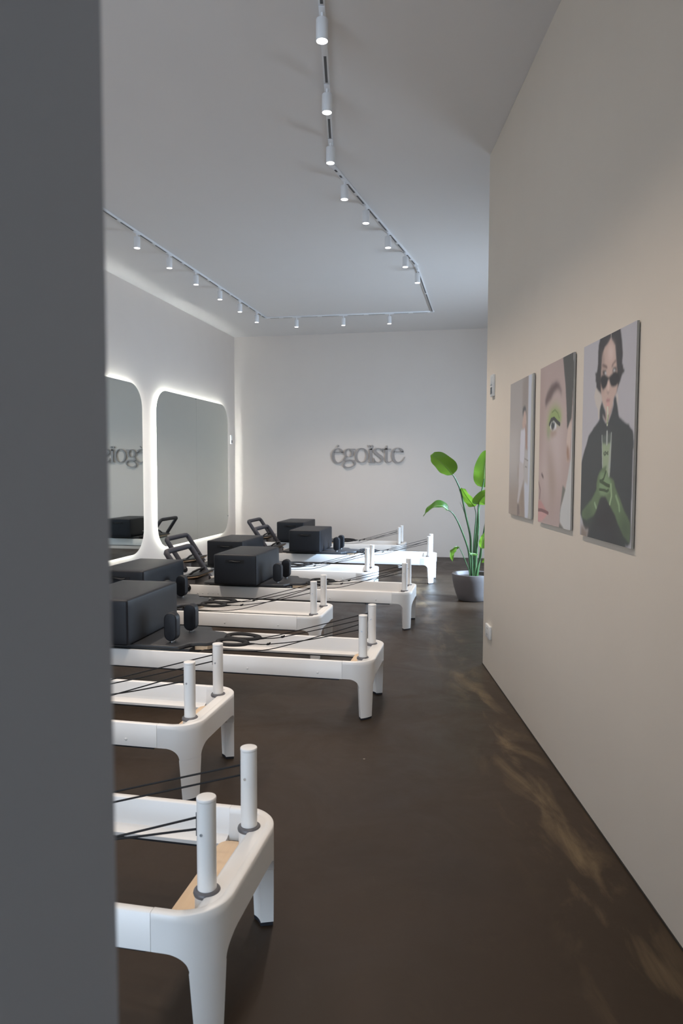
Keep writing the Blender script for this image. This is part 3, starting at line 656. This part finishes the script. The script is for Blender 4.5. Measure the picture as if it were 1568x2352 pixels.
def reformer():
    r=empty('pilates_reformer'); xl=XE-LEN            # left end
    xc=xl+XE                                          # mirrored cap origin
    e=MB(); end_cap(e); e.build('end_frame',WHITE,r)
    e=MB(); end_cap(e,-1,xc); e.build('end_frame',WHITE,r)
    for sx,x0 in ((1,0),(-1,xc)):
        for sy in (-1,1):
            m_=MB(); leg_mesh(m_,sx,sy,x0,0.1955,0.012); lg=m_.build('leg',WHITE,r)
            m_=MB(); leg_mesh(m_,sx,sy,x0,0.012,0.0,0.002,18.2,18.2); m_.build('foot_pad',RUBBER,lg)
    # side rails with an inner running ledge
    xr0,xr1=xc-SEAM+0.0012,SEAM-0.0012
    for sy in (-1,1):
        prof=[(0,ZB),(0,ZR-0.003),(0.003,ZR),(0.023,ZR),(0.026,ZR-0.003),(0.028,0.285),(0.034,0.268),(0.050,0.262),(0.080,0.258),(0.080,0.246),(0.010,0.246),(0.010,ZB)]
        P=[(sy*(HWD-a),z) for a,z in prof]; m_=MB(); n=len(P)
        vs=[(x,y,z) for x in (xr0,xr1) for y,z in P]
        fs=[(i,(i+1)%n,n+(i+1)%n,n+i) for i in range(n)]+[tuple(range(n))[::-1],tuple(range(n,2*n))]
        m_.add(vs,fs,0,True); rail=m_.build('side_rail',WHITE,r)
        MB().box(xr0,xr1-0.02,min(sy*(HWD-0.012),sy*(HWD-0.078)),max(sy*(HWD-0.012),sy*(HWD-0.078)),0.238,0.2458).build('rail_seal',BLACKP,r)
        for x in (-0.254,-0.694,-1.81,-1.863,-1.915,-1.97,-2.02):
            y0=sy*HWD; d=MB(); rr=0.0075
            d.tube([(x,y0-sy*0.001,0.279),(x,y0+sy*0.0015,0.279),(x,y0+sy*0.0032,0.279)],[rr,rr*0.9,rr*0.4],10); d.build('bolt_cap',WHITE,rail)
    # decks at both ends
    for sx,x0 in ((1,0),(-1,xc)):
        vs=[]; ys=[-0.2745+0.549*k/48 for k in range(49)]
        for y in ys:
            q=max(0.0,abs(y)-(HWD-RC)); R_=RC-0.020; xo=XE-RC+math.sqrt(max(0.0,R_*R_-q*q)) if q<R_ else XE-RC
            xo=min(xo,0.056); xi=min(0.012,xo-0.004); xj=min(-0.030,xo-0.008)
            vs+=[(x0+sx*px_,y,pz) for px_,pz in ((xo,0.262),(xo,0.3535),(xi,0.3535),(xi-0.006,0.351),(xj,0.300),(xj,0.262))]
        fs=[(j*6+k,j*6+(k+1)%6,(j+1)*6+(k+1)%6,(j+1)*6+k) for j in range(48) for k in range(6)]+[(0,1,2,3,4,5),tuple(288+k for k in range(6))[::-1]]
        MB().add(vs,fs,0,True).build('end_deck',WHITE,r)
    pk=[]
    for x,y in ((-0.028,-0.235),(-0.028,0.235)): pk.append((x,y))
    for k in range(6):
        a=PI/2+PI/2*k/5; pk.append((-0.118+0.035+0.035*math.cos(a),0.235-0.035+0.035*math.sin(a)))
    for k in range(6):
        a=PI+PI/2*k/5; pk.append((-0.118+0.035+0.035*math.cos(a),-0.235+0.035+0.035*math.sin(a)))
    MB().prism(pk,0.252,0.266).build('wooden_shelf',WOOD,r,bevel=0.001,segs=1)
    pk=[(xc-x,y) for x,y in pk]
    MB().prism(pk,0.252,0.266).build('wooden_shelf',WOOD,r,bevel=0.001,segs=1)
    for y in (-0.1755,0.1755):
        MB().cyl((0,y),0.0335,0.266,0.347,24).build('post_socket',WHITE,r)
        MB().lathe([(0.027,0.344),(0.036,0.344),(0.0375,0.349),(0.036,0.355),(0.031,0.3595),(0.0262,0.3595)],(0,y,0),28).build('post_collar',RING,r)
        ps=MB().cyl((0,y),0.0262,0.352,0.6055,28).build('rope_post',WHITE,r)
        MB().cyl((0,y),0.0268,0.6065,0.6145,28,bev=0.0025).build('post_cap',WHITE,ps)
        MB().tube([(-0.0045,y-0.0252,0.519),(-0.0045,y-0.0285,0.519)],0.0042,10).build('post_screw',STEEL,ps)
        MB().box(-0.0275,-0.0235,y-0.0075,y+0.0075,0.505,0.57).build('pulley_slot',BLACKP,ps)
    # carriage
    out=[(-1.975,-0.25),(-1.965,-0.278),(-1.94,-0.288),(-1.20,-0.288),(-1.155,-0.278),(-1.135,-0.235),(-1.115,-0.185),(-1.075,-0.165),(-1.02,-0.157),(-0.975,-0.115),(-0.958,-0.05)]
    out=out+[(x,-y) for x,y in out[::-1]]
    MB().prism(out,0.362,0.388).build('carriage_pad',PADV,r,bevel=0.008,segs=3)
    cb=MB(); cb.box(-1.93,-1.10,-0.235,0.235,0.300,0.361); cb.box(-1.90,-1.80,-0.262,0.262,0.270,0.32); cb.box(-1.28,-1.18,-0.262,0.262,0.270,0.32); cb.build('carriage_frame',BLACKP,r,bevel=0.004,segs=1)
    MB().prism([(-1.10,-0.15),(-1.02,-0.14),(-0.99,-0.05),(-0.99,0.05),(-1.02,0.14),(-1.10,0.15)],0.335,0.361).build('headrest_board',WOOD,r)
    for y in (-0.195,0.105):
        # upright oval shoulder rest
        st=[]; hw,zc0,zc1=0.043,0.400+0.043,0.583-0.043
        for k in range(13): a=PI*k/12; st.append((-1.235+hw*math.cos(a),zc1+hw*math.sin(a)))
        for k in range(13): a=PI+PI*k/12; st.append((-1.235+hw*math.cos(a),zc0+hw*math.sin(a)))
        sr=MB().prism(st,y-0.033,y+0.033,axis='y').build('shoulder_rest',VINYL,r,bevel=0.009,segs=3,angle=50)
        MB().cyl((-1.235,y),0.012,0.386,0.406,14).build('rest_pin',STEEL,sr)
    # footbar
    fb=[]; zt=0.668
    pts=[(-2.125,-0.296,0.325),(-2.335,-0.296,0.637),(-2.352,-0.293,0.658),(-2.358,-0.272,0.669),(-2.360,-0.235,0.672),(-2.360,0.235,0.672),(-2.358,0.272,0.669),(-2.352,0.293,0.658),(-2.335,0.296,0.637),(-2.125,0.296,0.325)]
    MB().tube(pts,0.0275,16).build('footbar',NAVY,r)
    for y in (-0.296,0.296):
        MB().tube([(-2.125,y-0.012,0.325),(-2.125,y+0.012,0.325)],0.035,18).build('footbar_pivot',BLACKP,r)
    # standing plate and spring grip at the foot end
    MB().prism([(-2.27,0.385),(-2.06,0.415),(-2.06,0.429),(-2.27,0.399)],-0.2,0.2,axis='y').build('standing_board',WOOD,r,bevel=0.002,segs=1)
    MB().prism([(-2.28,0.3995),(-2.05,0.432),(-2.055,0.441),(-2.28,0.411)],-0.21,0.21,axis='y').build('standing_pad',BLACKP,r,bevel=0.003,segs=2)
    MB().box(-2.24,-2.10,-0.18,0.18,0.25,0.386).build('spring_box',RING,r,bevel=0.006)
    MB().tube([(-2.19,-0.12,0.418),(-2.15,-0.11,0.455),(-2.12,-0.08,0.472),(-2.11,0.08,0.474),(-2.14,0.11,0.455),(-2.18,0.12,0.42)],0.011,8).build('spring_grip',BLACKP,r)
    # ropes, knots and hand loops
    def rope(pts): MB().tube(catmull(pts,5),0.0032,6).build('rope',ROPE,r)
    rope([(-0.025,-0.1755,0.554),(-0.30,-0.168,0.460),(-0.60,-0.16,0.366),(-0.80,-0.15,0.345),(-1.05,-0.14,0.335)])
    rope([(-0.025,-0.1755,0.521),(-0.35,-0.145,0.436),(-0.62,-0.11,0.386),(-0.72,-0.10,0.381)])
    rope([(-0.025,0.1755,0.554),(-0.35,0.165,0.462),(-0.68,0.15,0.372),(-0.85,0.14,0.350),(-1.05,0.14,0.335)])
    rope([(-0.025,0.1755,0.521),(-0.35,0.13,0.440),(-0.60,0.07,0.388),(-0.70,0.05,0.381)])
    for c,d in (((-0.62,-0.11,0.386),0.3),((-0.58,0.076,0.391),-0.3)):
        k=MB(); k.tube([(c[0]-0.014,c[1],c[2]-0.004),(c[0]-0.006,c[1],c[2]),(c[0]+0.006,c[1]+0.003,c[2]+0.002),(c[0]+0.013,c[1],c[2]+0.012)],[0.003,0.008,0.007,0.003],8); k.build('rope_knot',ROPE,r)
    for cy,x0_,ln,z_ in ((-0.085,-0.87,0.10,0.380),(0.045,-0.84,0.11,0.388)):
        pts=[]; 
        for k in range(25):
            a=2*PI*k/24; pts.append((x0_+ln*math.cos(a),cy+0.045*math.sin(a)*(1-0.25*math.cos(a)),z_+0.012*math.sin(a*1.0+1)-0.012*math.cos(a)))
        MB().tube(pts,0.0165,8,flat=0.65,caps=False).build('hand_loop',ROPE,r)
        MB().tube([(x0_+ln,cy,z_-0.006),(x0_+ln+0.05,cy-0.002,z_-0.002)],[0.009,0.004],8).build('loop_clip',ROPE,r)
    return r
YC=0.1755
posts=[(-.731,1.767),(-1.325,3.020),(-.724,4.220),(-1.325,5.415),(-.745,6.648),(-1.301,7.835),(-.733,9.367),(-1.295,10.75)]
rl=['nearest white pilates reformer, its end and two posts at the bottom of the photo','second white pilates reformer from the camera, set back behind the nearest one',
'third pilates reformer from the camera, its black box cut by the grey wall edge','fourth pilates reformer from the camera, set back between third and fifth',
'fifth pilates reformer from the camera, its near footbar seen against the lit wall','sixth pilates reformer from the camera, its right end half hidden behind the fifth one',
'seventh pilates reformer from the camera, bluish white end standing left of the plant','farthest pilates reformer, right in front of the back wall']
R0=reformer(); refs=[]
for i,(x,y) in enumerate(posts):
    r=R0 if i==0 else copy_tree(R0)
    r.location=(x,y+YC,0); tag(r,rl[i],'pilates reformer','white pilates reformers standing in a row'); refs.append(r)
bpy.context.view_layer.update()

# ------------------------------------------------------------------ sitting boxes on the carriages
def sitting_box():
    r=empty('sitting_box')
    bm=bmesh.new(); bmesh.ops.create_cube(bm,size=1)
    W_,D_,H_=0.43,0.76,0.292
    for v in bm.verts: v.co=Vector((v.co.x*W_,v.co.y*D_,(v.co.z+0.5)*H_))
    bmesh.ops.bevel(bm,geom=bm.edges[:],offset=0.016,segments=4,profile=0.5,affect='EDGES')
    bmesh.ops.subdivide_edges(bm,edges=[e for e in bm.edges if e.calc_length()>0.2],cuts=7,use_grid_fill=True)
    for v in bm.verts:
        x,y,z=v.co.x/(W_/2),v.co.y/(D_/2),(v.co.z-H_/2)/(H_/2)
        if z>0.95: v.co.z+=0.006*(1-x*x)*(1-y*y)
        if abs(y)>0.97: v.co.y+=math.copysign(0.003*(1-x*x)*(1-z*z),y)
    for f in bm.faces: f.smooth=True
    me=bpy.data.meshes.new('cover'); bm.to_mesh(me); bm.free(); me.materials.append(VINYL)
    o=bpy.data.objects.new('cover',me); COL.objects.link(o); o.parent=r
    for sy in (-1,1):
        y=sy*(D_/2)
        h=MB().box(-0.093,0.093,min(y,y+sy*0.004),max(y,y+sy*0.004),0.209,0.243).build('handle_patch',ROPE,r)
        MB().tube([(-0.055,y+sy*0.003,0.229),(-0.03,y+sy*0.012,0.232),(0,y+sy*0.015,0.229),(0.03,y+sy*0.012,0.226),(0.055,y+sy*0.003,0.229)],0.010,8,flat=0.35).build('handle_strap',BLACKP,h)
    return r
B0=sitting_box()
bl=[(2,-1.675,0.012,0.015,'largest black sitting box, on the third reformer, cut by the grey wall edge'),
(3,-1.555,0.0,-0.01,'black sitting box on the fourth reformer, behind the largest box'),
(4,-1.595,-0.035,0.0,'black sitting box on the fifth reformer, in front of the near footbar pair'),
(5,-1.595,-0.02,-0.008,'black sitting box on the sixth reformer, just behind the one beside the footbars'),
(6,-1.635,-0.01,0.006,'black sitting box on the seventh reformer, in front of the farthest box'),
(7,-1.655,-0.01,0.0,'smallest-looking black sitting box, on the farthest reformer by the back wall')]
for j,(i,dx,dy,rz,lab) in enumerate(bl):
    b=B0 if j==0 else copy_tree(B0); x,y=posts[i]
    b.location=(x+dx,y+YC+dy,0.3885); b.rotation_euler=(0,0,rz); tag(b,lab,'exercise box','black boxes on the reformer carriages')

# ------------------------------------------------------------------ potted plant
PX,PY=-0.142,8.25
pl=tag(empty('potted_plant',(PX,PY,0)),'tall green bird-of-paradise plant in a taupe pot beside the right wall end','plant')
prof=[(0.0001,0.0),(0.150,0.0),(0.165,0.012),(0.192,0.08),(0.216,0.16),(0.232,0.24),(0.238,0.298),(0.236,0.306),(0.228,0.308),(0.212,0.306),(0.206,0.298),(0.200,0.262)]
MB().lathe(prof,(0,0,0),56).build('pot',POT,pl)
MB().lathe([(0.0001,0.268),(0.1,0.270),(0.202,0.264)],(0,0,0),40).build('soil',SOIL,pl)
def W3(p,dy=0.0): return Vector((p[0]-PX,dy,p[1]))
def stem(pts,r0,r1,dys):
    P=[tuple(W3(p,d)) for p,d in zip(pts,dys)]; Q=catmull(P,6); n=len(Q)
    MB().tube(Q,[r0+(r1-r0)*i/(n-1) for i in range(n)],8).build('stem',STEM,pl)
def leaf(mid, width, side, fold=0.25, droop=0.0, shape=0.42, wav=0.006, lab=None, seed=0):
    # mid: list of 3D points from the base to the tip; side: sideways direction; fold lifts both halves off the midrib
    rnd=random.Random(seed); Q=[Vector(q) for q in catmull([tuple(p) for p in mid],6)]; n=len(Q); side=Vector(side).normalized(); m_=7; vs=[]; uv=[]
    for i,q in enumerate(Q):
        t=i/(n-1); tg=(Q[min(i+1,n-1)]-Q[max(i-1,0)]).normalized(); s=(side-tg*side.dot(tg)).normalized(); nn=tg.cross(s)
        prof=max(0.0,math.sin(PI*min(1,max(0,t))**(0.62)))**0.75*(1 if t<0.6 else 1-0.25*((t-0.6)/0.4)**2)
        w_=width*prof/2
        for k in range(-m_,m_+1):
            a=k/m_; vs.append(q+s*w_*a+nn*(w_*fold*abs(a)**1.2+wav*math.sin(t*19+seed+a*2)*abs(a)**2-droop*w_*a*a)); uv.append((t,0.5+a/2))
    M=2*m_+1; fs=[(i*M+k,i*M+k+1,(i+1)*M+k+1,(i+1)*M+k) for i in range(n-1) for k in range(M-1)]
    me=bpy.data.meshes.new('leaf'); me.from_pydata([tuple(v) for v in vs],[],fs); me.materials.append(LEAF)
    ul=me.uv_layers.new(name='uv'); 
    for lp in me.loops: ul.data[lp.index].uv=uv[lp.vertex_index]
    for p in me.polygons: p.use_smooth=True
    o=bpy.data.objects.new('leaf',me); COL.objects.link(o); o.parent=pl
    rb=MB().tube([Q[i]-(0,0,0) if False else Q[i] for i in range(n)],[0.0042*(1-0.8*i/(n-1)) for i in range(n)],6).build('midrib',MIDRIB,o)
    return o
# stems
stem([(-.150,.262),(-.165,.55),(-.178,.75),(-.234,.997),(-.289,1.245),(-.344,1.378),(-.38,1.436)],.016,.006,[0,0,-.01,-.03,-.05,-.06,-.07])
stem([(-.165,.262),(-.184,.507),(-.212,.64),(-.284,.835),(-.339,.951),(-.383,1.012),(-.425,1.040)],.013,.005,[-.03,-.04,-.06,-.10,-.12,-.14,-.15])
stem([(-.130,.262),(-.118,.55),(-.108,.732),(-.085,1.044),(-.058,1.221),(-.030,1.389)],.018,.007,[.02,.02,.03,.04,.04,.05])
stem([(-.115,.262),(-.100,.60),(-.085,.85),(-.090,1.06),(-.085,1.10)],.015,.006,[-.03,-.03,-.03,-.03,-.03])
stem([(-.140,.262),(-.135,.60),(-.125,.80),(-.115,.97),(-.135,1.07)],.012,.004,[.04,.05,.06,.06,.05])
stem([(-.175,.262),(-.181,.336),(-.227,.461),(-.263,.549),(-.295,.614)],.007,.004,[-.05,-.06,-.09,-.11,-.12])
stem([(-.160,.262),(-.17,.60),(-.188,.819),(-.251,1.014),(-.297,1.121)],.010,.001,[.03,.03,.03,.02,.01])
stem([(-.105,.262),(-.08,.42),(-.052,.52),(-.045,.60)],.012,.005,[-.05,-.06,-.07,-.07])
stem([(-.125,.262),(-.115,.42),(-.110,.50),(-.105,.545)],.009,.005,[-.08,-.11,-.13,-.14])
stem([(-.095,.262),(-.02,.8),(.06,1.2),(.10,1.45)],.014,.006,[.05,.06,.08,.08])
# leaves
leaf([W3((-.38,1.436),-.07),W3((-.433,1.502),-.10),W3((-.522,1.586),-.13),W3((-.600,1.640),-.14),W3((-.625,1.658),-.13)],.235,(.62,-.45,.62),.22,seed=1)
leaf([W3((-.425,1.040),-.15),W3((-.49,1.085),-.18),W3((-.57,1.075),-.20),W3((-.65,1.020),-.21),W3((-.695,.965),-.21)],.15,(.05,.85,.45),-.35,seed=2)
leaf([W3((-.040,1.29),.05),W3((-.03,1.40),.07),W3((-.025,1.52),.08),W3((.0,1.66),.07),W3((.02,1.72),.05)],.27,(1,-.25,.05),.18,seed=3)
leaf([W3((-.135,1.07),.05),W3((-.165,1.11),.03),W3((-.225,1.19),-.01),W3((-.270,1.27),-.06),W3((-.275,1.285),-.08)],.135,(.75,-.55,.25),-.15,seed=4)
leaf([W3((-.085,1.10),-.03),W3((-.075,1.14),-.05),W3((-.03,1.195),-.07),W3((.05,1.25),-.09),W3((.13,1.27),-.10)],.18,(-.55,-.35,.75),.35,seed=5)
leaf([W3((-.295,.614),-.12),W3((-.335,.625),-.15),W3((-.370,.590),-.17),W3((-.382,.53),-.18),W3((-.364,.455),-.18)],.12,(.62,-.6,.35),-.3,seed=6)
leaf([W3((-.045,.60),-.07),W3((-.04,.65),-.07),W3((-.03,.71),-.07),W3((-.015,.76),-.06),W3((.0,.80),-.05)],.10,(.9,-.4,0),.3,seed=7)
leaf([W3((-.105,.545),-.14),W3((-.13,.555),-.17),W3((-.155,.560),-.20),W3((-.175,.552),-.23)],.09,(.7,.45,-.2),-.2,seed=8)
leaf([W3((-.045,.45),-.09),W3((-.02,.49),-.11),W3((.02,.50),-.13),W3((.06,.47),-.14)],.09,(.1,.8,.5),-.3,seed=9)
leaf([W3((.10,1.45),.08),W3((.16,1.55),.10),W3((.22,1.68),.12),W3((.25,1.80),.12)],.22,(.8,-.4,-.3),.2,seed=10)
